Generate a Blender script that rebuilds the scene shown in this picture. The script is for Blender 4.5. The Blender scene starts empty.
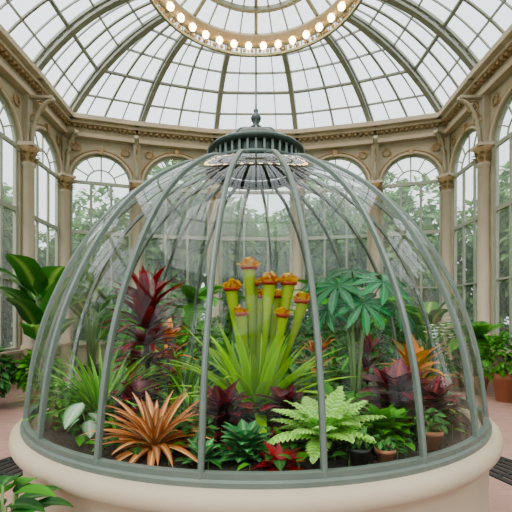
import bpy, math, random
from mathutils import Vector, Matrix
R=random.Random(11)
PI=math.pi
# ---------------------------------------------------------------- materials
def newmat(name):
    m=bpy.data.materials.new(name); m.use_nodes=True
    nt=m.node_tree; nt.nodes.clear()
    out=nt.nodes.new('ShaderNodeOutputMaterial')
    return m,nt,out
def N(nt,t,**k):
    n=nt.nodes.new(t)
    for a,b in k.items(): setattr(n,a,b)
    return n
def c4(c): return (c[0],c[1],c[2],1)
def solid(name,c,rough=.6,metal=0,c2=None,scale=8,bump=0.0,spec=.5,detail=4):
    m,nt,out=newmat(name)
    p=N(nt,'ShaderNodeBsdfPrincipled')
    p.inputs['Roughness'].default_value=rough; p.inputs['Metallic'].default_value=metal
    p.inputs['Specular IOR Level'].default_value=spec
    tc=N(nt,'ShaderNodeTexCoord'); no=N(nt,'ShaderNodeTexNoise')
    no.inputs['Scale'].default_value=scale; no.inputs['Detail'].default_value=detail
    nt.links.new(tc.outputs['Object'],no.inputs['Vector'])
    mx=N(nt,'ShaderNodeMix',data_type='RGBA')
    mx.inputs[6].default_value=c4(c); mx.inputs[7].default_value=c4(c2 if c2 else [x*.82 for x in c])
    nt.links.new(no.outputs['Fac'],mx.inputs[0]); nt.links.new(mx.outputs[2],p.inputs['Base Color'])
    if bump:
        b=N(nt,'ShaderNodeBump'); b.inputs['Strength'].default_value=bump; b.inputs['Distance'].default_value=.02
        nt.links.new(no.outputs['Fac'],b.inputs['Height']); nt.links.new(b.outputs[0],p.inputs['Normal'])
    nt.links.new(p.outputs[0],out.inputs[0]); return m
def leafmat(name,c0,c1,edge=None,mid=None,rough=.42,trans=.25,stripe=None):
    m,nt,out=newmat(name); L=nt.links
    at=N(nt,'ShaderNodeAttribute'); at.attribute_name='Lf'
    sp=N(nt,'ShaderNodeSeparateColor'); L.new(at.outputs['Color'],sp.inputs[0])
    mx=N(nt,'ShaderNodeMix',data_type='RGBA'); mx.inputs[6].default_value=c4(c0); mx.inputs[7].default_value=c4(c1)
    L.new(sp.outputs[0],mx.inputs[0]); col=mx.outputs[2]
    def band(col,lo,hi,c):
        mr=N(nt,'ShaderNodeMapRange'); mr.inputs[1].default_value=lo; mr.inputs[2].default_value=hi
        L.new(sp.outputs[1],mr.inputs[0])
        k=N(nt,'ShaderNodeMix',data_type='RGBA'); k.inputs[7].default_value=c4(c)
        L.new(mr.outputs[0],k.inputs[0]); L.new(col,k.inputs[6]); return k.outputs[2]
    if edge: col=band(col,.55,.95,edge)
    if mid: col=band(col,.3,.02,mid)
    if stripe:
        tc=N(nt,'ShaderNodeTexCoord'); no=N(nt,'ShaderNodeTexNoise'); no.inputs['Scale'].default_value=stripe[1]
        L.new(tc.outputs['Object'],no.inputs['Vector'])
        mr=N(nt,'ShaderNodeMapRange'); mr.inputs[1].default_value=.48; mr.inputs[2].default_value=.58
        L.new(no.outputs['Fac'],mr.inputs[0])
        k=N(nt,'ShaderNodeMix',data_type='RGBA'); k.inputs[7].default_value=c4(stripe[0])
        L.new(mr.outputs[0],k.inputs[0]); L.new(col,k.inputs[6]); col=k.outputs[2]
    hs=N(nt,'ShaderNodeHueSaturation'); hs.inputs['Saturation'].default_value=1.12
    mr=N(nt,'ShaderNodeMapRange'); mr.inputs[3].default_value=.6; mr.inputs[4].default_value=1.45
    L.new(sp.outputs[2],mr.inputs[0]); L.new(mr.outputs[0],hs.inputs['Value']); L.new(col,hs.inputs['Color'])
    p=N(nt,'ShaderNodeBsdfPrincipled'); p.inputs['Roughness'].default_value=rough; p.inputs['Specular IOR Level'].default_value=.3
    L.new(hs.outputs[0],p.inputs['Base Color'])
    tr=N(nt,'ShaderNodeBsdfTranslucent'); L.new(hs.outputs[0],tr.inputs[0])
    ms=N(nt,'ShaderNodeMixShader'); ms.inputs[0].default_value=trans
    L.new(p.outputs[0],ms.inputs[1]); L.new(tr.outputs[0],ms.inputs[2]); L.new(ms.outputs[0],out.inputs[0])
    return m
def glassmat(name,tint,base,grazing,milk,rough=.02,power=3.0):
    m,nt,out=newmat(name); L=nt.links
    t=N(nt,'ShaderNodeBsdfTransparent'); t.inputs[0].default_value=c4(tint)
    g=N(nt,'ShaderNodeBsdfGlossy'); g.inputs['Roughness'].default_value=rough; g.inputs[0].default_value=(1,1,1,1)
    lw=N(nt,'ShaderNodeLayerWeight'); lw.inputs[0].default_value=.5
    pw=N(nt,'ShaderNodeMath',operation='POWER'); pw.inputs[1].default_value=power; L.new(lw.outputs['Facing'],pw.inputs[0])
    ma=N(nt,'ShaderNodeMath',operation='MULTIPLY_ADD'); ma.inputs[1].default_value=grazing; ma.inputs[2].default_value=base
    L.new(pw.outputs[0],ma.inputs[0])
    s1=N(nt,'ShaderNodeMixShader'); L.new(ma.outputs[0],s1.inputs[0]); L.new(t.outputs[0],s1.inputs[1]); L.new(g.outputs[0],s1.inputs[2])
    last=s1
    if milk>0:
        d=N(nt,'ShaderNodeBsdfTranslucent'); d.inputs[0].default_value=(.9,.95,.95,1)
        s2=N(nt,'ShaderNodeMixShader'); s2.inputs[0].default_value=milk
        L.new(s1.outputs[0],s2.inputs[1]); L.new(d.outputs[0],s2.inputs[2]); last=s2
    L.new(last.outputs[0],out.inputs[0])
    return m
def emis(name,c,s):
    m,nt,out=newmat(name); e=N(nt,'ShaderNodeEmission'); e.inputs[0].default_value=c4(c); e.inputs[1].default_value=s
    nt.links.new(e.outputs[0],out.inputs[0]); return m

M_stone=solid('cream_stone',(.58,.47,.33),.7,c2=(.42,.34,.24),scale=3,bump=.1)
M_wall=solid('painted_stone',(.45,.39,.27),.7,c2=(.30,.265,.18),scale=4,bump=.15)
M_gold=solid('gilded_capital',(.44,.29,.12),.5,c2=(.22,.14,.06),scale=25,bump=.4)
M_frame=solid('window_frame_paint',(.36,.38,.29),.55,c2=(.27,.29,.22),scale=5)
M_iron=solid('roof_iron_paint',(.27,.28,.22),.5,c2=(.18,.19,.15),scale=5)
M_rib=solid('dome_rib_metal',(.17,.21,.18),.38,c2=(.11,.145,.125),scale=12,metal=.25)
M_dark=solid('cupola_metal',(.055,.085,.075),.3,c2=(.03,.05,.045),scale=10,metal=.4)
M_soil=solid('soil',(.035,.022,.014),.95,c2=(.012,.008,.005),scale=40,bump=.8)
M_terra=solid('terracotta',(.48,.19,.09),.8,c2=(.34,.13,.07),scale=10)
M_black=solid('black_plastic',(.02,.02,.02),.5)
M_grate=solid('iron_grate',(.015,.016,.016),.5)
M_bark=solid('bark',(.10,.07,.045),.9,c2=(.05,.035,.02),scale=15,bump=.5)
M_stem=solid('green_stem',(.16,.28,.06),.5,c2=(.10,.18,.04),scale=15)
M_lawn=solid('lawn',(.10,.19,.05),.95,c2=(.05,.11,.03),scale=3)
M_glassR=glassmat('roof_glass',(.92,.95,.96),.03,.3,.14)
M_glassW=glassmat('window_glass',(.95,.97,.96),.03,.3,.15)  # milk whitens the panes, a painted haze over the view outside
M_glassD=glassmat('terrarium_glass',(.965,.985,.972),.010,.62,.005,power=3.1)  # faint milk adds whiteness standing in for haze of roof reflections
M_bulb=emis('warm_bulb',(1.0,.74,.38),20)

def brickmat():
    m,nt,out=newmat('floor_brick'); L=nt.links
    tc=N(nt,'ShaderNodeTexCoord'); b=N(nt,'ShaderNodeTexBrick')
    b.inputs['Color1'].default_value=(.44,.24,.19,1); b.inputs['Color2'].default_value=(.36,.19,.15,1); b.inputs['Mortar'].default_value=(.30,.2,.17,1)
    b.inputs['Scale'].default_value=2.2; b.inputs['Mortar Size'].default_value=.012
    L.new(tc.outputs['Object'],b.inputs['Vector'])
    p=N(nt,'ShaderNodeBsdfPrincipled'); p.inputs['Roughness'].default_value=.6
    L.new(b.outputs['Color'],p.inputs['Base Color']); L.new(p.outputs[0],out.inputs[0]); return m
M_floor=brickmat()

# leaves
G_dark =leafmat('leaf_dark_green',(.015,.07,.015),(.04,.17,.03),mid=(.10,.24,.07))
G_mid  =leafmat('leaf_mid_green',(.04,.16,.015),(.10,.33,.04))
G_grass=leafmat('leaf_grass',(.06,.22,.02),(.15,.40,.06),edge=(.30,.48,.12))
G_yel  =leafmat('leaf_yellow_green',(.10,.30,.01),(.30,.56,.035),rough=.35,edge=(.34,.56,.06))
G_fats =leafmat('leaf_fatsia',(.010,.085,.03),(.018,.16,.048),mid=(.06,.26,.10),rough=.35,trans=.18)
G_burg =leafmat('leaf_burgundy',(.06,.006,.009),(.19,.018,.02),rough=.4)
G_purp =leafmat('leaf_dark_purple',(.035,.005,.010),(.11,.012,.02),mid=(.28,.05,.05),rough=.35)
G_brom =leafmat('leaf_bromeliad',(.42,.18,.06),(.68,.29,.13),edge=(.32,.09,.04),mid=(.88,.66,.42))
G_croto=leafmat('leaf_croton',(.75,.26,.02),(.50,.08,.015),mid=(.85,.45,.06),stripe=((.30,.26,.03),9))
G_orang=leafmat('leaf_orange',(.62,.17,.02),(.70,.28,.05),stripe=((.34,.07,.02),14))
G_vari =leafmat('leaf_variegated',(.20,.52,.06),(.36,.70,.15),edge=(.74,.92,.38),rough=.4)
G_calad=leafmat('leaf_caladium',(.55,.75,.50),(.35,.6,.32),edge=(.03,.16,.04),mid=(.85,.92,.8))
G_rose =leafmat('leaf_rosette',(.04,.18,.06),(.06,.27,.09),mid=(.28,.5,.2),edge=(.03,.13,.05))
G_red  =leafmat('leaf_red',(.30,.025,.02),(.20,.015,.025),rough=.35)
G_ban  =leafmat('leaf_banana',(.025,.13,.02),(.06,.22,.035),mid=(.30,.5,.12),rough=.35,trans=.3)
G_tree =leafmat('leaf_tree',(.09,.19,.06),(.19,.33,.12),rough=.6,trans=.45)  # paled green: outdoor haze is put into the leaf colour
G_white=leafmat('petal_white',(.85,.85,.8),(.9,.9,.85))
P_tube =leafmat('pitcher_tube',(.05,.20,.01),(.36,.50,.03),rough=.3)
P_lip  =leafmat('pitcher_lip',(.30,.045,.02),(.46,.08,.03),rough=.3)
P_hood =leafmat('pitcher_hood',(.62,.22,.03),(.90,.80,.12),stripe=((.50,.12,.02),40))

# ---------------------------------------------------------------- mesh builder
class MB:
    def __init__(s,name): s.name=name;s.v=[];s.f=[];s.mi=[];s.c=[];s.mats=[];s.sm=[]
    def add(s,vs,fs,mat,cols=None,smooth=True):
        if mat not in s.mats: s.mats.append(mat)
        k=s.mats.index(mat); o=len(s.v)
        s.v+= [tuple(v) for v in vs]
        s.c+= cols if cols else [(0,0.5,.5)]*len(vs)
        for f in fs: s.f.append(tuple(i+o for i in f)); s.mi.append(k); s.sm.append(smooth)
    def build(s,origin=(0,0,0),parent=None,name=None):
        me=bpy.data.meshes.new(s.name); o=Vector(origin)
        me.from_pydata([tuple(Vector(v)-o) for v in s.v],[],s.f)
        for m in s.mats: me.materials.append(m)
        me.polygons.foreach_set('material_index',s.mi); me.polygons.foreach_set('use_smooth',s.sm)
        a=me.color_attributes.new('Lf','FLOAT_COLOR','POINT')
        flat=[]
        for c in s.c: flat+= [c[0],c[1],c[2],1.0]
        a.data.foreach_set('color',flat); me.update()
        ob=bpy.data.objects.new(s.name,me); bpy.context.scene.collection.objects.link(ob)
        ob.location=o
        if parent: ob.parent=parent
        return ob
    def box(s,p,q,w,h,mat,up=Vector((0,0,1))):
        p=Vector(p);q=Vector(q);d=(q-p).normalized()
        sd=d.cross(up)
        if sd.length<1e-4: sd=d.cross(Vector((0,1,0)))
        sd.normalize(); u=sd.cross(d).normalized()
        vs=[b+sd*(w/2*i)+u*(h/2*j) for b in (p,q) for i,j in ((-1,-1),(1,-1),(1,1),(-1,1))]
        s.add(vs,[(0,3,2,1),(4,5,6,7),(0,1,5,4),(1,2,6,5),(2,3,7,6),(3,0,4,7)],mat,smooth=False)
    def sweep(s,pts,w,h,mat,upf=None):
        for a,b in zip(pts[:-1],pts[1:]): s.box(a,b,w,h,mat,upf or Vector((0,0,1)))
    def tube(s,pts,rad,mat,n=8,cap=True,rnd=None,t0=0,t1=1):
        pts=[Vector(p) for p in pts]; m=len(pts)
        if not hasattr(rad,'__len__'): rad=[rad]*m
        rnd=R.random() if rnd is None else rnd
        vs=[];cs=[];ref=None
        for i,p in enumerate(pts):
            d=(pts[min(i+1,m-1)]-pts[max(i-1,0)]).normalized()
            if ref is None:
                ref=Vector((1,0,0)) if abs(d.x)<.8 else Vector((0,1,0))
            a=(ref-d*ref.dot(d)).normalized(); ref=a; b=d.cross(a)
            for k in range(n):
                an=2*PI*k/n; vs.append(p+(a*math.cos(an)+b*math.sin(an))*rad[i]); cs.append((t0+(t1-t0)*i/(m-1),.5,rnd))
        fs=[(i*n+k,i*n+(k+1)%n,(i+1)*n+(k+1)%n,(i+1)*n+k) for i in range(m-1) for k in range(n)]
        if cap: fs+= [tuple(range(n-1,-1,-1)),tuple((m-1)*n+k for k in range(n))]
        s.add(vs,fs,mat,cs)
    def lathe(s,prof,mat,n=48,c=(0,0,0),smooth=True,closed=False):
        cx,cy,cz=c; vs=[];m=len(prof)
        for r,z in prof:
            for k in range(n):
                a=2*PI*k/n; vs.append((cx+r*math.sin(a),cy-r*math.cos(a),cz+z))
        rng=m if closed else m-1
        fs=[(i*n+k,i*n+(k+1)%n,((i+1)%m)*n+(k+1)%n,((i+1)%m)*n+k) for i in range(rng) for k in range(n)]
        s.add(vs,fs,mat,smooth=smooth)
    def sphere(s,c,r,mat,n=10,sz=1):
        s.lathe([(max(r*math.sin(PI*i/8),.0005),-r*sz*math.cos(PI*i/8)) for i in range(9)],mat,n,c)
    def blade(s,base,d,nrm,L,W,droop,mat,prof='lance',seg=8,fold=.25,rnd=None,wave=0,pw=1.0):
        rnd=R.random() if rnd is None else rnd
        d=Vector(d).normalized(); nrm=Vector(nrm); sd=d.cross(nrm)
        if sd.length<1e-4: sd=d.orthogonal()
        sd.normalize(); p=Vector(base); vs=[];cs=[]; ph=R.random()*6
        for i in range(seg+1):
            t=i/seg
            a=-droop*(t**pw)
            dd=Matrix.Rotation(a,3,sd)@d; nn=sd.cross(dd)
            if i: p=p+dd*(L/seg)
            if prof=='lance': w=math.sin(PI*(.12+.88*t)**.9)
            elif prof=='strap': w=min(1,.55+t*2)*(1-t**3)
            elif prof=='ovate': w=max(0,math.sin(PI*t**.72))**.8
            elif prof=='oblong': w=min(1,t*5)*(1-max(0,(t-.6)/.4)**2)
            elif prof=='arrow': w=(1-t)**.8*(1.0 if t>0.05 else .8)
            elif prof=='spoon': w=.15+.85*max(0,math.sin(PI*min(1,t**1.4)))
            w=max(w,.02)*W/2
            wv=wave*W*math.sin(ph+t*16)
            vs+= [p+sd*w+nn*(fold*w+wv),p,p-sd*w+nn*(fold*w-wv)]
            cs+= [(t,1,rnd),(t,0,rnd),(t,1,rnd)]
        fs=[]
        for i in range(seg):
            a=i*3; fs+= [(a,a+1,a+4,a+3),(a+1,a+2,a+5,a+4)]
        s.add(vs,fs,mat,cs)
        return p
    def leaf(s,base,az,el,L,W,droop,mat,**k):
        d=Vector((math.cos(az)*math.cos(el),math.sin(az)*math.cos(el),math.sin(el)))
        n=Vector((-math.cos(az)*math.sin(el),-math.sin(az)*math.sin(el),math.cos(el)))
        return s.blade(base,d,n,L,W,droop,mat,**k)
    def rosette(s,base,n,L,W,mat,el0=80,el1=10,droop=(40,80),lift=0,br=.01,**k):
        b=Vector(base); a0=R.random()*6
        for i in range(n):
            f=(i+.5)/n; az=a0+i*2.39996+R.uniform(-.15,.15)
            el=math.radians(el0+(el1-el0)*f+R.uniform(-6,6))
            dr=math.radians(R.uniform(*droop))
            s.leaf(b+Vector((math.cos(az)*br,math.sin(az)*br,lift*(1-f))),az,el,L*R.uniform(.8,1.1),W*R.uniform(.85,1.1),dr,mat,**k)
    def frond(s,base,az,el,L,droop,mat,pin=10,pl=.3,pw=.08,stem=None,sag=.3,prof='lance'):
        d=Vector((math.cos(az)*math.cos(el),math.sin(az)*math.cos(el),math.sin(el)))
        sd=Vector((math.sin(az),-math.cos(az),0)); p=Vector(base); pts=[p.copy()]; rnd=R.random()
        for i in range(1,pin+1):
            t=i/pin; dd=Matrix.Rotation(-droop*t,3,sd)@d; p=p+dd*(L/pin); pts.append(p.copy())
            nn=sd.cross(dd)
            if t<.12: continue
            l=pl*L*max(.25,math.sin(PI*(.15+.8*t))**.7)
            for sg in (-1,1):
                s.blade(p,sd*sg*.9+dd*.45,nn,l,pw*L,sag,mat,prof=prof,seg=3,rnd=min(1,max(0,rnd+R.uniform(-.15,.15))))
        s.blade(p,dd,nn,pl*L*.5,pw*L,.2,mat,seg=3,rnd=rnd)
        s.tube(pts,[.012*L*(1-.7*i/pin)+.001 for i in range(pin+1)],stem or mat,n=5,rnd=rnd)
    def pot(s,c,r,h,mat=M_terra,soil=True):
        s.lathe([(.001,0),(r*.68,0),(r*.93,h*.78),(r*1.05,h*.78),(r*1.08,h),(r*.95,h),(r*.9,h*.86),(.001,h*.86)],mat,24,c)
        if soil: s.lathe([(r*.92,h*.88),(r*.4,h*.9),(.001,h*.91)],M_soil,16,c)
def cloud(mb,blobs,n,size,mat,prof='ovate',seg=2):
    tot=sum(b[3]**2 for b in blobs)
    for (x,y,z,r) in blobs:
        for i in range(int(n*r*r/tot)):
            v=Vector((R.gauss(0,1),R.gauss(0,1),R.gauss(0,1))).normalized(); rr=r*R.uniform(.55,1)**.5
            p=Vector((x,y,z))+v*rr; d=(v+Vector((R.uniform(-1,1),R.uniform(-1,1),R.uniform(-.9,.4)))).normalized()
            L=size*R.uniform(.7,1.3)
            mb.blade(p,d,Vector((R.uniform(-.5,.5),R.uniform(-.5,.5),1)),L,L*.55,.5,mat,prof=prof,seg=seg,rnd=R.random())
def empty(name,loc=(0,0,0)):
    e=bpy.data.objects.new(name,None); bpy.context.scene.collection.objects.link(e); e.location=loc; return e

# ---------------------------------------------------------------- room shell
half=[(1.25,9.1),(3.45,8.6),(5.3,8.0),(5.22,6.0),(5.2,4.0),(5.2,2.0),(5.2,0.0),(5.2,-2.0),(4.9,-4.0),(3.3,-5.4),(1.25,-6.0)]
poly=[Vector((x,y,0)) for x,y in half]+[Vector((-x,y,0)) for x,y in reversed(half)]
NP=len(poly)
Z_SILL,Z_SPR,Z_COR,Z_TOP=.75,5.25,6.45,6.95
RC=Vector((0,5.0,0)); RR=2.2; ZR=8.5
walls={k:MB('wall_'+k) for k in('back','left','right','front')}
def side(P,Q):
    m=(P+Q)/2
    if m.y>7.5: return 'back'
    if m.y<-3: return 'front'
    return 'left' if m.x<0 else 'right'
win=0
for i in range(NP):
    P,Q=poly[i],poly[(i+1)%NP]; L=(Q-P).length; D=(Q-P)/L
    n=Vector((-D.y,D.x,0))
    if n.dot(Vector((0,2,0))-P)<0: n=-n
    W=walls[side(P,Q)]
    T=lambda s,z,o=0:P+D*s+n*o+Vector((0,0,z))
    s0,s1=.17,L-.17; r=(s1-s0)/2; mid=L/2
    def slab(sa,sb,za,zb,oa,ob,mat=M_wall):
        vs=[T(sa,za,oa),T(sb,za,oa),T(sb,zb,oa),T(sa,zb,oa),T(sa,za,ob),T(sb,za,ob),T(sb,zb,ob),T(sa,zb,ob)]
        W.add(vs,[(0,1,2,3),(7,6,5,4),(0,4,5,1),(1,5,6,2),(2,6,7,3),(3,7,4,0)],mat,smooth=False)
    slab(0,L,0,Z_SILL,-.15,.0); slab(0,L,Z_SILL-.06,Z_SILL,0,.07,M_stone); slab(0,L,0,.14,0,.05,M_stone)
    slab(0,s0,Z_SILL,Z_COR,-.15,0); slab(s1,L,Z_SILL,Z_COR,-.15,0)
    K=20; vs=[];fs=[]
    for k in range(K+1):
        a=PI-PI*k/K; s_=mid+r*math.cos(a); z=Z_SPR+r*math.sin(a)
        vs+= [T(s_,z,0),T(s_,Z_COR,0),T(s_,z,-.15),T(s_,Z_COR,-.15)]
    for k in range(K):
        a=4*k; fs+= [(a,a+4,a+5,a+1),(a+2,a+3,a+7,a+6),(a,a+2,a+6,a+4)]
    W.add(vs,fs,M_wall,smooth=False)
    arch=lambda rr,o,K=20:[T(mid+rr*math.cos(PI-PI*k/K),Z_SPR+rr*math.sin(PI-PI*k/K),o) for k in range(K+1)]
    W.tube(arch(r+.045,.02),.04,M_stone,n=6)
    W.tube(arch(r+.12,.01),.022,M_gold,n=5)
    slab(mid-.06,mid+.06,Z_SPR+r-.02,Z_SPR+r+.2,0,.09,M_gold)
    for sg in(-1,1):
        c=T(mid+sg*r*.82,Z_COR-.27,.03)
        W.tube([c+D*(.1*math.cos(2*PI*k/12))+Vector((0,0,.1*math.sin(2*PI*k/12))) for k in range(13)],.02,M_gold,n=5)
        for k in range(5):
            a=sg*(.3+k*.35); W.blade(c,D*(-sg)*math.cos(k*.5-.4)+Vector((0,0,math.sin(k*.5-1.1))),n,.2,.06,.3,M_gold,prof='ovate',seg=3)
    B=MB('window_%d'%win); win+=1
    o=-.07
    B.box(T(s0+.02,Z_SILL,o),T(s0+.02,Z_SPR,o),.06,.08,M_frame); B.box(T(s1-.02,Z_SILL,o),T(s1-.02,Z_SPR,o),.06,.08,M_frame)
    B.tube(arch(r-.02,o),.035,M_frame,n=6)
    for f in(1/3,2/3): B.box(T(s0+f*2*r,Z_SILL,o),T(s0+f*2*r,Z_SPR,o),.05,.06,M_frame)
    for z,h in((Z_SILL+.03,.06),(2.3,.04),(3.85,.10),(Z_SPR,.09)): B.box(T(s0,z,o),T(s1,z,o),.06,h,M_frame)
    B.tube(arch(r*.48,o),.022,M_frame,n=5)
    for k in range(1,6):
        a=PI*k/6; B.box(T(mid+r*.48*math.cos(a),Z_SPR+r*.48*math.sin(a),o),T(mid+r*.97*math.cos(a),Z_SPR+r*.97*math.sin(a),o),.03,.03,M_frame)
    B.box(T(mid,Z_SPR,o),T(mid,Z_SPR+r*.48,o),.03,.03,M_frame)
    gl=[T(s0,Z_SILL,o),T(s1,Z_SILL,o)]+[T(mid+r*math.cos(PI*k/20),Z_SPR+r*math.sin(PI*k/20),o) for k in range(21)]
    B.add(gl,[tuple(range(len(gl)))],M_glassW,smooth=False)
    B.build(T(mid,Z_SILL,o))
for k,w in walls.items(): w.build()
def inward(i):
    P=poly[i]; a=(poly[i-1]-P).normalized(); b=(poly[(i+1)%NP]-P).normalized()
    v=a+b
    if v.length<.02:
        v=Vector((-a.y,a.x,0))
    v.normalize()
    if v.dot(Vector((0,2,0))-P)<0: v=-v
    return v
C=MB('trim_1')
def offs(i,o): return poly[i]+inward(i)*o
for (o,z,w,h,m) in((.04,Z_COR+.04,.30,.10,M_stone),(.02,Z_COR+.19,.22,.22,M_wall),(.10,Z_COR+.34,.42,.08,M_stone),(.16,Z_COR+.44,.56,.12,M_stone)):
    for i in range(NP):
        a=offs(i,o)+Vector((0,0,z)); b=offs((i+1)%NP,o)+Vector((0,0,z)); e=(b-a).normalized()*.04
        C.box(a-e,b+e,w,h,m)
for i in range(NP):
    a=offs(i,.2);b=offs((i+1)%NP,.2); n=14
    for k in range(n):
        p=a.lerp(b,(k+.5)/n); dd=(b-a).normalized()
        C.box(p-dd*.035+Vector((0,0,Z_COR+.27)),p+dd*.035+Vector((0,0,Z_COR+.27)),.12,.07,M_gold)
C.build()
for i in range(NP):
    B=MB('column'); p=offs(i,.10)
    B.lathe([(.2,0),(.2,.1),(.17,.14),(.17,.7),(.19,.74),(.19,.82),(.13,.88),(.125,4.85),(.15,4.87),(.15,4.92)],M_stone,20,p)
    B.lathe([(.13,4.92),(.135,5.05),(.16,5.16),(.22,5.26),(.21,5.28)],M_gold,20,p)
    for k in range(8):
        a=k*PI/4
        for zz,ll in((4.94,.2),(5.06,.17)):
            B.leaf(p+Vector((math.cos(a)*.13,math.sin(a)*.13,zz)),a+(.39 if zz>5 else 0),1.35,ll,.1,1.6,M_gold,prof='ovate',seg=5)
    iv=inward(i); sd=Vector((-iv.y,iv.x,0))
    q=p+Vector((0,0,5.31)); B.box(q-sd*.2,q+sd*.2,.4,.07,M_stone)
    q=p-iv*.06; B.box(q+Vector((0,0,5.34)),q+Vector((0,0,6.46)),.2,.2,M_wall,iv)
    pts=[p+iv*(.08+.5*(1-math.cos(t)))+Vector((0,0,5.36+1.02*math.sin(t))) for t in [PI/2*k/8 for k in range(9)]]
    B.tube(pts,.05,M_wall,n=6)
    for cz,co,cr in((6.2,.25,.13),(5.95,.13,.09)):
        B.tube([p+iv*(co+cr*math.cos(t))+Vector((0,0,cz+cr*math.sin(t))) for t in [2*PI*k/12 for k in range(13)]],.022,M_gold,n=5)
    q=p+iv*.3; B.box(q-iv*.3+Vector((0,0,6.42)),q+iv*.25+Vector((0,0,6.42)),.12,.06,M_wall)
    B.build(p)
def CP(a,b,f,t,dz=0):
    P=poly[a].lerp(poly[b],f) if f else poly[a]
    P=P-(P-RC).normalized()*.05
    an=math.atan2(P.x,P.y-RC.y); Qp=RC+Vector((math.sin(an),math.cos(an),0))*RR
    h=1-t; h=h*.75+.25*math.cos(t*PI/2)
    p=Qp.lerp(P,h); z=Z_TOP+(ZR-Z_TOP)*math.sin(t*PI/2)**.95
    return Vector((p.x,p.y,z+dz))
TS=[k/12 for k in range(13)]
roof=empty('ceiling')
G=MB('glazing'); I=MB('glazing_bars'); T_=MB('main_ribs')
for i in range(NP):
    j=(i+1)%NP; S=4
    for k in range(S):
        v=[];f=[]
        for t in TS: v+= [CP(i,j,k/S,t),CP(i,j,(k+1)/S,t)]
        for q in range(12): f.append((2*q,2*q+1,2*q+3,2*q+2))
        G.add(v,f,M_glassR)
        if k: I.sweep([CP(i,j,k/S,t,-.02) for t in TS],.05 if k==2 else .022,.04,M_iron)
        for t,w in((.2,.03),(.40,.08),(.6,.03),(.8,.03)): I.box(CP(i,j,k/S,t,-.03),CP(i,j,(k+1)/S,t,-.03),w,.05,M_iron)
    up=[CP(i,i,0,t,-.03) for t in TS]; lo=[CP(i,i,0,t,-.30*(1-.55*t)) for t in TS]
    T_.sweep(up,.10,.07,M_iron); T_.sweep(lo,.13,.06,M_iron)
    for q in range(12):
        T_.box(lo[q],up[q+1],.03,.03,M_iron); T_.box(up[q],lo[q+1],.03,.03,M_iron)
G.build(parent=roof); I.build(parent=roof); T_.build(parent=roof)
O=MB('oculus_ring')
O.lathe([(2.02,-.12),(2.30,-.12),(2.34,-.02),(2.28,.10),(2.10,.14),(2.02,.05)],M_wall,72,(RC.x,RC.y,ZR),closed=True)
O.lathe([(2.00,-.18),(2.06,-.18),(2.06,.0),(2.00,.0)],M_gold,72,(RC.x,RC.y,ZR),closed=True,smooth=False)
O.lathe([(2.24,-.34),(2.30,-.34),(2.30,-.28),(2.24,-.28)],M_iron,72,(RC.x,RC.y,ZR),closed=True,smooth=False)
for k in range(72):
    a=2*PI*k/72; u=Vector((math.sin(a),math.cos(a),0)); c=Vector((RC.x,RC.y,ZR))
    O.box(c+u*2.27+Vector((0,0,-.30)),c+u*2.27+Vector((0,0,-.1)),.025,.025,M_iron)
    a2=a+PI/72; u=Vector((math.sin(a2),math.cos(a2),0)); O.sphere(c+u*2.27+Vector((0,0,-.20)),.045,M_gold,6)
for (r_,z_) in((1.55,.32),(.9,.62)):
    O.lathe([(r_-.05,z_-.06),(r_+.05,z_-.06),(r_+.05,z_+.04),(r_-.05,z_+.04)],M_iron,64,(RC.x,RC.y,ZR),closed=True,smooth=False)
LP=[(2.1,.1),(1.55,.34),(.9,.64),(.25,.80)]
for k in range(32):
    a=2*PI*k/32; pts=[Vector((RC.x+r_*math.sin(a),RC.y+r_*math.cos(a),ZR+z_-.02)) for r_,z_ in LP]
    O.sweep(pts,.08 if k%4==0 else .03,.05,M_iron)
O.lathe([(.001,.76),(.25,.76),(.28,.84),(.1,.9),(.001,.9)],M_iron,24,(RC.x,RC.y,ZR))
O.build(parent=roof)
O=MB('lantern_glazing'); O.lathe([(r_,z_+.02) for r_,z_ in LP],M_glassR,64,(RC.x,RC.y,ZR)); O.build(parent=roof)
O=MB('oculus_lamps')
for k in range(34):
    a=2*PI*(k+.5)/34; p=Vector((RC.x+2.0*math.sin(a),RC.y+2.0*math.cos(a),ZR-.25))
    O.sphere(p,.085,M_bulb,8); O.lathe([(.03,.07),(.05,.07),(.06,.14),(.001,.15)],M_gold,8,p)
O.build()
F=MB('floor'); vs=[p.copy() for p in poly]; F.add(vs,[tuple(range(NP))],M_floor,smooth=False); F.build()
F=MB('ground'); F.add([(-70,-70,-.04),(70,-70,-.04),(70,70,-.04),(-70,70,-.04)],[(0,1,2,3)],M_lawn,smooth=False); F.build()
F=MB('floor_grate')
for r_ in(2.35,2.45,2.55,2.65,2.75,2.85): F.lathe([(r_-.03,.0),(r_-.03,.014),(r_+.03,.014),(r_+.03,.0)],M_grate,80,smooth=False)
for k in range(60):
    a=2*PI*k/60; F.box((2.33*math.sin(a),2.33*math.cos(a),.008),(2.87*math.sin(a),2.87*math.cos(a),.008),.03,.014,M_grate)
F.build()

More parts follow.
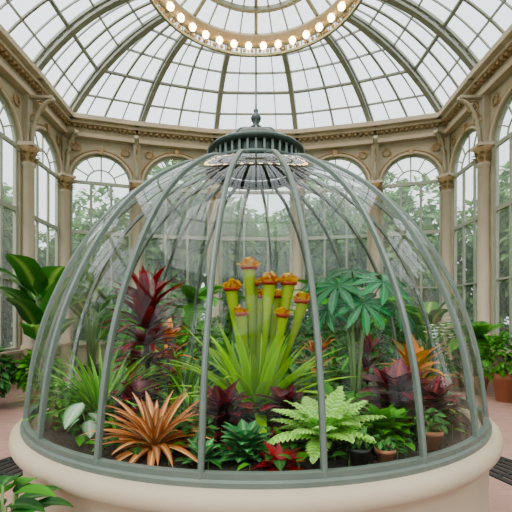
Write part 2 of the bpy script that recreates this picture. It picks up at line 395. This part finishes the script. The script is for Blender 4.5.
# ---------------------------------------------------------------- terrarium
terr=empty('glass_dome_terrarium')
ZB=.86
S=MB('stone_base')
S.lathe([(1.44,-.08),(1.44,.0),(1.525,.0),(1.555,-.010),(1.574,-.028),(1.58,-.055),(1.574,-.078),(1.56,-.09),(1.545,-.095),(1.54,-.115),(1.52,-.13),(1.51,-.16),(1.51,-.66),(1.53,-.70),(1.58,-.74),(1.60,-.86)],M_stone,96,(0,0,ZB))
S.build(parent=terr)
S=MB('soil_bed'); n=64; rings=[1.44,1.3,1.1,.9,.7,.5,.3,.1]; vs=[];fs=[]
for a_,r_ in enumerate(rings):
    for k in range(n):
        a=2*PI*k/n; vs.append((r_*math.sin(a),r_*math.cos(a),ZB-.03+R.uniform(-.012,.014)))
vs.append((0,0,ZB-.02))
for a_ in range(len(rings)-1):
    for k in range(n): fs.append((a_*n+k,a_*n+(k+1)%n,(a_+1)*n+(k+1)%n,(a_+1)*n+k))
for k in range(n): fs.append(((len(rings)-1)*n+k,(len(rings)-1)*n+(k+1)%n,len(vs)-1))
S.add(vs,fs,M_soil)
for k in range(700):
    a=R.random()*2*PI; r_=1.42*math.sqrt(R.random()); q=Vector((r_*math.sin(a),r_*math.cos(a),ZB-.028))
    S.sphere(q,R.uniform(.006,.016),M_soil if R.random()<.8 else M_bark,5,sz=.7)
S.build(parent=terr)
prof0=[(1.50,0),(1.485,.16),(1.45,.414),(1.38,.676),(1.258,.96),(1.10,1.217),(.905,1.425),(.665,1.595),(.49,1.665),(.34,1.71)]
def cr(P,sub=5):
    out=[]
    for i in range(len(P)-1):
        a=P[max(i-1,0)];b=P[i];c=P[i+1];d=P[min(i+2,len(P)-1)]
        for k in range(sub):
            t=k/sub
            out.append(tuple(.5*((2*b[q])+(-a[q]+c[q])*t+(2*a[q]-5*b[q]+4*c[q]-d[q])*t*t+(-a[q]+3*b[q]-3*c[q]+d[q])*t**3) for q in(0,1)))
    out.append(P[-1]); return out
prof=cr(prof0,4)
S=MB('curved_glass'); S.lathe(prof,M_glassD,120,(0,0,ZB)); S.build(parent=terr)
S=MB('dome_ribs')
for k in range(20):
    a=math.radians(-8+18*k); dr=Vector((math.sin(a),-math.cos(a),0)); sd=Vector((math.cos(a),math.sin(a),0))
    vs=[];m=len(prof)
    for i,(r_,z_) in enumerate(prof):
        r0,z0=prof[max(i-1,0)];r1,z1=prof[min(i+1,m-1)]
        tx=Vector((r1-r0,z1-z0)).normalized(); nr,nz=tx.y,-tx.x
        for w,h in((-.0115,-.010),(.0115,-.010),(.0115,.010),(.004,.017),(-.004,.017),(-.0115,.010)):
            vs.append(dr*(r_+nr*h)+Vector((0,0,ZB+z_+nz*h))+sd*w)
    fs=[(i*6+q,i*6+(q+1)%6,(i+1)*6+(q+1)%6,(i+1)*6+q) for i in range(m-1) for q in range(6)]
    S.add(vs,fs,M_rib,smooth=False)
S.lathe([(1.475,.0),(1.525,.0),(1.525,.020),(1.512,.027),(1.512,.05),(1.48,.05)],M_rib,120,(0,0,ZB),closed=True,smooth=False)
S.build(parent=terr)
S=MB('cupola')
dz=-.045
sh=lambda P:[(a,b+dz) for a,b in P]
S.lathe(sh([(.30,2.60),(.37,2.605),(.385,2.625),(.38,2.645),(.345,2.66),(.325,2.665)]),M_dark,48)
S.lathe(sh([(.30,2.66),(.30,2.74)]),M_dark,48)
for k in range(36):
    a=2*PI*k/36; q=Vector((.325*math.sin(a),.325*math.cos(a),dz)); S.box(q+Vector((0,0,2.655)),q+Vector((0,0,2.74)),.014,.014,M_rib)
S.lathe(sh([(.31,2.735),(.355,2.74),(.365,2.76),(.35,2.775),(.315,2.78),(.29,2.79),(.27,2.82),(.22,2.86),(.13,2.90),(.05,2.93),(.035,2.95)]),M_dark,48)
for k in range(12):
    a=2*PI*k/12; S.tube([Vector((r_*math.sin(a),r_*math.cos(a),z_+.004+dz)) for r_,z_ in((.29,2.79),(.27,2.82),(.22,2.86),(.13,2.90),(.05,2.93))],.008,M_rib,n=5)
S.lathe(sh([(.035,2.94),(.05,2.955),(.03,2.97),(.02,2.985),(.035,3.01),(.04,3.03),(.025,3.055),(.012,3.07),(.02,3.085),(.008,3.10),(.005,3.23),(.001,3.24)]),M_dark,16)
S.build(parent=terr)

# ---------------------------------------------------------------- terrarium plants
SZ=ZB-.035
def V(x,y,z=SZ): return Vector((x,y,z))
B=MB('burgundy_cordyline'); b=V(-.79,-.12)
B.tube([b,b+V(.02,0,.2),b+V(0,0,.42),b+V(.01,0,.70)],[.022,.02,.018,.014],M_bark,n=8)
for z_,n_,L_,e0,e1 in((.22,14,.26,30,-5),(.34,18,.30,45,0),(.46,20,.33,60,15),(.58,22,.35,78,30),(.70,22,.37,88,45)):
    B.rosette(b+V(0,0,z_),n_,L_,.075,G_burg,e0,e1,(15,60),fold=.35)
B.build(b)
def grass(name,x,y,n,L,W,mat,el1=25,droop=(30,90),z=SZ):
    B=MB(name); b=V(x,y,z); B.rosette(b,n,L,W,mat,88,el1,droop,prof='strap',br=.025,fold=.4); B.build(b)
grass('green_dracaena',-.98,-.45,84,.56,.032,G_grass,40,(20,75))
grass('green_dracaena',-.56,.10,56,.56,.036,G_grass)
grass('green_dracaena',.34,.45,46,.5,.034,G_mid)
grass('green_dracaena',-.2,.9,50,.6,.04,G_mid)
grass('spider_plant',-1.0,.2,46,.45,.034,G_mid)
grass('spider_plant',-.42,-.45,44,.36,.03,G_grass,20)
grass('spider_plant',.75,.75,44,.5,.04,G_mid)
B=MB('orange_bromeliad'); b=V(-.50,-1.03); B.rosette(b+V(0,0,.03),64,.34,.046,G_brom,86,5,(25,70),prof='strap',br=.02,fold=.4,seg=10); B.build(b)
B=MB('white_caladium'); b=V(-.86,-.95)
for az,h,l in((4.3,.21,.15),(5.2,.12,.10),(3.4,.12,.09),(1.5,.14,.1)):
    q=b+V(math.cos(az)*.04,math.sin(az)*.04,h); B.tube([b,b.lerp(q,.6)+V(0,0,.02),q],.004,M_stem,n=5)
    B.leaf(q+V(0,0,.03),az,-.6,l,l*.8,.4,G_calad,prof='ovate',seg=8,fold=.15)
B.build(b)
def potbush(name,x,y,z,r,h,br,mat,n=160,ls=.05,pm=M_terra):
    B=MB(name); c=V(x,y,z); B.pot(c,r,h,pm)
    for k in range(6):
        a=k*1.05; B.tube([c+V(0,0,h*.88),c+V(math.cos(a)*br*.5,math.sin(a)*br*.5,h+br*.9)],.003+br*.01,M_stem,n=5)
    cloud(B,[(x,y,z+h+br*.75,br)],n,ls,mat,seg=3); B.build(c)
potbush('potted_ficus',-1.17,-.62,SZ+.01,.06,.10,.09,G_mid,220,.05)
# pitcher plant
B=MB('pitcher_plant'); b=V(.0,-.32)
B.rosette(b,30,.72,.066,G_yel,86,55,(15,50),prof='strap',br=.06,fold=.4,seg=10)
B.rosette(b,44,.66,.070,G_yel,75,22,(30,85),prof='strap',br=.06,fold=.4,seg=10)
B.rosette(b,26,.48,.065,G_yel,45,8,(30,80),prof='strap',br=.06,fold=.4,seg=10)
for (tx,ty,tz,rr) in((-.045,-.06,1.80,.038),(-.16,-.08,1.66,.037),(.085,-.08,1.70,.039),(.215,-.05,1.70,.038),(.30,-.08,1.58,.035),(.02,.10,1.62,.032),(-.09,-.16,1.50,.030),(.17,-.16,1.49,.030),(-.02,.06,1.70,.030),(.15,.08,1.62,.030)):
    top=Vector((tx,b.y+ty,tz)); m_=b.lerp(top,.5)+V(tx*.2,-.04,0)
    pts=[];rad=[]
    for k in range(19):
        t=k/18; p=b.lerp(m_,t).lerp(m_.lerp(top,t),t); pts.append(p); rad.append(.010+rr*(t**2.4)*.80)
    B.tube(pts,rad,P_tube,n=14,cap=False,rnd=R.uniform(.2,.7))
    B.lathe([(rr*.90,-.012),(rr*1.0,.008),(rr*1.25,.022),(rr*1.48,.020),(rr*1.5,.008),(rr*1.25,.002)],P_lip,16,top)
    B.lathe([(rr*1.0,.012),(rr*.7,-.03),(rr*.3,-.06),(.001,-.07)],P_lip,14,top)
    B.leaf(top+V(0,rr*1.1,.0),-PI/2+R.uniform(-.7,.7),2.0,rr*3.2,rr*3.4,1.9,P_hood,prof='ovate',seg=9,fold=-.25,wave=.10,rnd=.6)
    for sg,az0 in((1,-.2),(-1,PI+.2)):
        B.leaf(top+V(sg*rr*.9,rr*.2,.01),az0,1.25,rr*1.7,rr*1.8,1.2,P_hood,prof='ovate',seg=6,fold=.2,wave=.08,rnd=.8)
B.build(b)
B=MB('fan_leaf_palm'); b=V(.70,-.20)
def palmate(B,c,az,tilt,L,mat,n=9):
    d=Vector((math.cos(az)*math.cos(tilt),math.sin(az)*math.cos(tilt),math.sin(tilt)))
    s_=Vector((math.sin(az),-math.cos(az),0)); nn=s_.cross(d)
    if nn.z<0: nn=-nn
    rn=R.random()
    for k in range(n):
        a=math.radians(-138+276*k/(n-1)); dd=d*math.cos(a)+s_*math.sin(a)
        l=L*(1-.25*abs(k-(n-1)/2)/((n-1)/2))
        B.blade(c,dd,nn,l,L*.24,.45,mat,prof='spoon',seg=7,fold=.3,rnd=min(1,max(0,rn+R.uniform(-.15,.15))))
for k in range(5):
    a=k*1.25+.3; B.tube([b+V(math.cos(a)*.02,math.sin(a)*.02,0),b+V(math.cos(a)*.03,math.sin(a)*.03,.3),b+V(math.cos(a)*.06,math.sin(a)*.06,.62)],[.015,.013,.011],M_stem,n=7)
for (dx,dy,dz_,az,tl,L_) in((-.16,-.14,.88,-2.0,-.65,.25),(.14,-.16,.90,-1.1,-.6,.26),(-.01,-.22,.76,-1.6,-.85,.23),(-.02,.02,1.0,-1.5,-.35,.25),(-.20,.08,.95,-2.6,-.3,.24),(.20,.05,.97,-.5,-.3,.24),(.05,.2,.94,1.4,.1,.24),(.24,-.1,.74,-.8,-.7,.23),(-.21,-.08,.72,-2.4,-.7,.22),(-.1,.2,.86,2.1,-.1,.24)):
    q=b+V(dx,dy,dz_); B.tube([b+V(0,0,.5),b.lerp(q,.5)+V(0,0,.32),q],[.009,.007,.006],M_stem,n=6); palmate(B,q,az,tl,L_,G_fats)
B.build(b)
def broad(name,x,y,n,L,W,mat,stem=.25,e0=80,e1=0,dr=(20,60),prof='ovate',tiers=3,wave=.0,z=SZ,fold=.2):
    B=MB(name); b=V(x,y,z)
    B.tube([b,b+V(.01,0,stem)],[.012,.008],M_bark,n=6)
    for k in range(tiers):
        f=(k+1)/tiers; B.rosette(b+V(0,0,stem*f),n//tiers,L,W,mat,e0*f+20*(1-f),e1+25*f,dr,prof=prof,wave=wave,fold=fold)
    B.build(b)
broad('croton',1.07,-.30,40,.28,.09,G_croto,.30,85,0,prof='lance')
broad('croton',.50,.25,36,.22,.07,G_orang,.36,85,5,prof='lance')
broad('croton',-.76,.45,40,.28,.07,G_orang,.46,85,5,prof='lance')
broad('croton',.93,.35,30,.24,.06,G_burg,.35,85,5,prof='lance')
broad('burgundy_heuchera',.82,-.66,48,.25,.13,G_purp,.22,75,0,wave=.03)
broad('burgundy_heuchera',1.06,-.60,34,.20,.11,G_purp,.15,75,0,wave=.03)
broad('burgundy_heuchera',-.18,-.86,44,.20,.11,G_purp,.17,75,0,wave=.03)
broad('burgundy_heuchera',.17,-.72,36,.18,.10,G_purp,.15,75,0,wave=.03)
broad('burgundy_heuchera',-.72,-.55,36,.2,.10,G_purp,.16,75,0,wave=.03)
B=MB('variegated_fern'); b=V(.33,-1.06)
for k in range(30):
    f=k/30; B.frond(b+V(0,0,.06),k*2.4,math.radians(86-50*f),.28*R.uniform(.85,1.1),math.radians(R.uniform(45,80)),G_vari,pin=12,pl=.26,pw=.12)
B.build(b)
broad('green_peperomia',-.045,-1.16,42,.13,.085,G_rose,.09,70,5,(10,40),tiers=3)
broad('green_peperomia',-.24,-1.2,18,.09,.06,G_rose,.05,70,5,(10,40),tiers=2)
B=MB('red_bromeliad'); b=V(.10,-1.27); B.rosette(b+V(0,0,.015),24,.13,.045,G_red,75,8,(15,50),prof='lance',br=.01,fold=.4); B.build(b)
broad('leafy_basil',.62,-1.02,44,.12,.08,G_mid,.15,70,0,(10,50),tiers=4,wave=.02)
broad('leafy_basil',.74,-.88,30,.11,.075,G_mid,.11,70,0,(10,50),tiers=3,wave=.02)
potbush('potted_pilea',.88,-.99,SZ+.01,.055,.095,.055,G_dark,80,.045)
potbush('potted_pilea',.58,-1.21,SZ+.01,.045,.075,.035,G_dark,40,.04)
potbush('potted_pilea',.46,-1.21,SZ+.01,.05,.08,.03,G_dark,24,.04,M_black)
potbush('potted_pilea',-.27,-1.08,SZ+.01,.05,.08,.05,G_dark,70,.045)
for (x,y,l) in((-.35,.45,.4),(.1,.3,.4),(.0,1.1,.45),(.55,1.0,.4),(-.7,.95,.4),(1.1,.15,.3),(.42,-.55,.28),(-1.2,.1,.28),(.4,.05,.35),(-.05,-.6,.22),(-.6,-.75,.2),(.6,-.5,.28),(-.3,.1,.36)):
    B=MB('green_fern'); b=V(x,y)
    for k in range(18):
        B.frond(b+V(0,0,.02),k*2.4+x,math.radians(82-55*k/18),l*R.uniform(.85,1.1),math.radians(R.uniform(50,90)),G_mid if x>0 else G_dark,pin=9,pl=.26,pw=.12)
    B.build(b)
B=MB('creeping_groundcover')
for k in range(3200):
    a=R.random()*2*PI; r_=1.36*math.sqrt(R.random()); x=r_*math.sin(a); y=r_*math.cos(a)
    if y<-.72 and R.random()<.7: continue
    h=.03+R.random()*(.05+.16*max(0,min(1,(y+.8)/1.2)))
    q=V(x,y,SZ+h); l=R.uniform(.05,.1)
    B.leaf(q,R.random()*6.28,R.uniform(-.1,.9),l,l*.6,.7,G_dark if R.random()<.75 else G_mid,prof='ovate',seg=3)
    if k%4==0: B.tube([V(x,y,SZ-.005),q],.002,M_stem,n=3,cap=False)
B.build((0,0,SZ))

# ---------------------------------------------------------------- plants around the hall
def banana(x,y,H,n=9,L=1.1,W=.42,pm=M_black):
    B=MB('potted_banana_plant'); c=Vector((x,y,0)); B.pot(c,.27,.38,pm)
    for k in range(n):
        az=k*2.4+x; el=math.radians(R.uniform(66,88)); st=H*R.uniform(.3,.75)
        q=c+Vector((math.cos(az)*.2,math.sin(az)*.2,.33+st))
        B.tube([c+Vector((math.cos(az)*.05,math.sin(az)*.05,.33)),c+Vector((math.cos(az)*.1,math.sin(az)*.1,.33+st*.6)),q],[.03,.022,.014],M_stem,n=7)
        B.leaf(q,az,el,L*R.uniform(.75,1.0),W,math.radians(R.uniform(50,110)),G_ban,prof='oblong',seg=10,fold=.2,wave=.02)
    B.build(c)
def palm(x,y,H,n=13,L=1.2,pm=M_terra,mat=G_mid):
    B=MB('potted_palm'); c=Vector((x,y,0)); B.pot(c,.25,.36,pm)
    B.tube([c+Vector((0,0,.3)),c+Vector((.03,0,.3+H*.5)),c+Vector((0,0,.3+H))],[.06,.045,.035],M_bark,n=8)
    for k in range(n):
        B.frond(c+Vector((0,0,.28+H)),k*2.4+y,math.radians(80-60*k/n),L*R.uniform(.8,1.1),math.radians(R.uniform(60,100)),mat,pin=16,pl=.3,pw=.07)
    B.build(c)
def shrub(x,y,r,mat,h=.32,n=420,ls=.16,pm=M_terra,name='potted_shrub'):
    potbush(name,x,y,0,.22,h,r,mat,n,ls,pm)
banana(-4.0,4.5,2.2,15,1.1,.52); banana(-3.7,6.0,2.0,11,1.1,.5); banana(4.0,6.4,1.5,9,1.0)
shrub(-4.35,3.45,.36,G_dark); shrub(-3.65,3.75,.30,G_mid,.34,pm=M_terra); shrub(-4.5,2.5,.4,G_mid,pm=M_black); shrub(-4.5,1.3,.4,G_dark)
shrub(4.40,4.05,.38,G_mid,.5,460,.13); shrub(4.35,5.5,.45,G_dark,.45); shrub(4.5,3.2,.38,G_mid); shrub(4.5,2.0,.4,G_dark)
palm(4.25,4.75,.75,15,.75)
B=MB('potted_white_orchid'); c=Vector((3.75,5.0,0)); B.pot(c,.17,.3); B.rosette(c+Vector((0,0,.28)),16,.5,.09,G_mid,80,20,(40,80),prof='strap')
for k in range(9):
    az=k*.9; q=c+Vector((math.cos(az)*.28,math.sin(az)*.28,1.3+R.uniform(-.2,.15)))
    B.tube([c+Vector((0,0,.28)),c.lerp(q,.5)+Vector((0,0,.25)),q],.008,M_stem,n=5)
    for m_ in range(4):
        q2=q+Vector((R.uniform(-.09,.09),R.uniform(-.09,.09),-.07*m_))
        for j in range(5): B.leaf(q2,j*1.256,.5,.07,.06,.3,G_white,prof='ovate',seg=3,rnd=.9)
B.build(c)
for x,y,h in((-3.0,6.9,1.0),(-1.5,7.3,1.5),(.2,7.5,1.1),(1.8,7.3,1.6),(3.1,6.9,1.2)): palm(x,y,h)
for x,y in((-3.4,7.9),(-2.3,8.1),(-.9,8.2),(1.0,8.2),(2.4,8.1),(3.4,7.8)): shrub(x,y,.62,G_mid,.45,520,.2)
for x,y in((-2.4,5.6),(-1.2,6.0),(0,6.2),(1.2,6.0),(2.4,5.6)): shrub(x,y,.55,G_dark if x>0 else G_mid,.35,480,.18)
B=MB('potted_philodendron'); c=Vector((-.93,-1.56,0)); B.pot(c,.15,.28)
for k in range(34):
    az=k*2.4; rr=.03+.13*(k%5)/5; q=c+Vector((math.cos(az)*rr,math.sin(az)*rr,.64+.23*R.random()))
    B.tube([c+Vector((0,0,.25)),c.lerp(q,.6)+Vector((0,0,.08)),q],.005,M_stem,n=5)
    B.leaf(q,az,.35,.15,.08,.9,G_mid if k%2 else G_dark,prof='ovate',seg=7,fold=.2)
B.build(c)

# ---------------------------------------------------------------- trees outside
def tree(seed):
    B=MB('tree'); R.seed(seed)
    B.tube([(0,0,0),(.1,0,1.5),(0,.1,3),(0,0,4.5)],[.22,.18,.14,.06],M_bark,n=8)
    bl=[]
    for k in range(15):
        a=k*2.4; rr=R.uniform(.3,1.7); z=R.uniform(.9,5.6); rr*=1-.5*abs(z-3.2)/3
        q=(math.cos(a)*rr,math.sin(a)*rr,z); bl.append((*q,R.uniform(.8,1.3)))
        B.tube([(0,0,max(.8,z*.6)),q],[.07,.03],M_bark,n=5)
    cloud(B,bl,7500,.36,G_tree,seg=2)
    return B.build()
t1=tree(3); t2=tree(8)
spots=[(-9.5,12),(-6.2,14),(-3.0,13.2),(-.2,15),(2.8,13.4),(6,14.2),(9.2,12.2),(-9.6,8.6),(-10,5),(-9.4,1.6),(9.6,8.8),(10,5.3),(9.5,1.9),(-10,-2.5),(10,-2.4),(-5,17.5),(1,18.5),(5,17.8),(-8.5,16.5),(8.5,16.5),(-12.5,10.5),(12.5,10.5)]
for k,(x,y) in enumerate(spots):
    src=(t1,t2)[k%2]
    if k<2: ob=src
    else:
        ob=bpy.data.objects.new('tree',src.data); bpy.context.scene.collection.objects.link(ob)
    ob.location=(x,y,-.04); ob.rotation_euler=(0,0,k*1.3); s_=.93+.12*(k%3); ob.scale=(s_,s_,s_)

# ---------------------------------------------------------------- light, world, camera
w=bpy.data.worlds.new('overcast_sky'); bpy.context.scene.world=w; w.use_nodes=True
nt=w.node_tree; nt.nodes.clear(); out=nt.nodes.new('ShaderNodeOutputWorld'); bg=nt.nodes.new('ShaderNodeBackground')
tc=nt.nodes.new('ShaderNodeTexCoord'); no=nt.nodes.new('ShaderNodeTexNoise'); no.inputs['Scale'].default_value=2.5; no.inputs['Detail'].default_value=5
mx=nt.nodes.new('ShaderNodeMix'); mx.data_type='RGBA'; mx.inputs[6].default_value=(.66,.76,.82,1); mx.inputs[7].default_value=(1,1,1,1)
nt.links.new(tc.outputs['Generated'],no.inputs['Vector']); nt.links.new(no.outputs['Fac'],mx.inputs[0]); nt.links.new(mx.outputs[2],bg.inputs[0])
bg.inputs[1].default_value=3.0; nt.links.new(bg.outputs[0],out.inputs[0])
sl=bpy.data.lights.new('sun','SUN'); sl.energy=6.0; sl.angle=1.1; sl.color=(1,.95,.87); so=bpy.data.objects.new('sun',sl); bpy.context.scene.collection.objects.link(so); so.rotation_euler=(math.radians(30),math.radians(-18),0); so.location=(0,0,20)
cam=bpy.data.cameras.new('camera'); co=bpy.data.objects.new('camera',cam); bpy.context.scene.collection.objects.link(co)
co.location=(0,-3,1.5); co.rotation_euler=(PI/2,0,0); cam.sensor_width=36; cam.lens=28.125; cam.shift_y=60/512; cam.clip_end=300
bpy.context.scene.camera=co
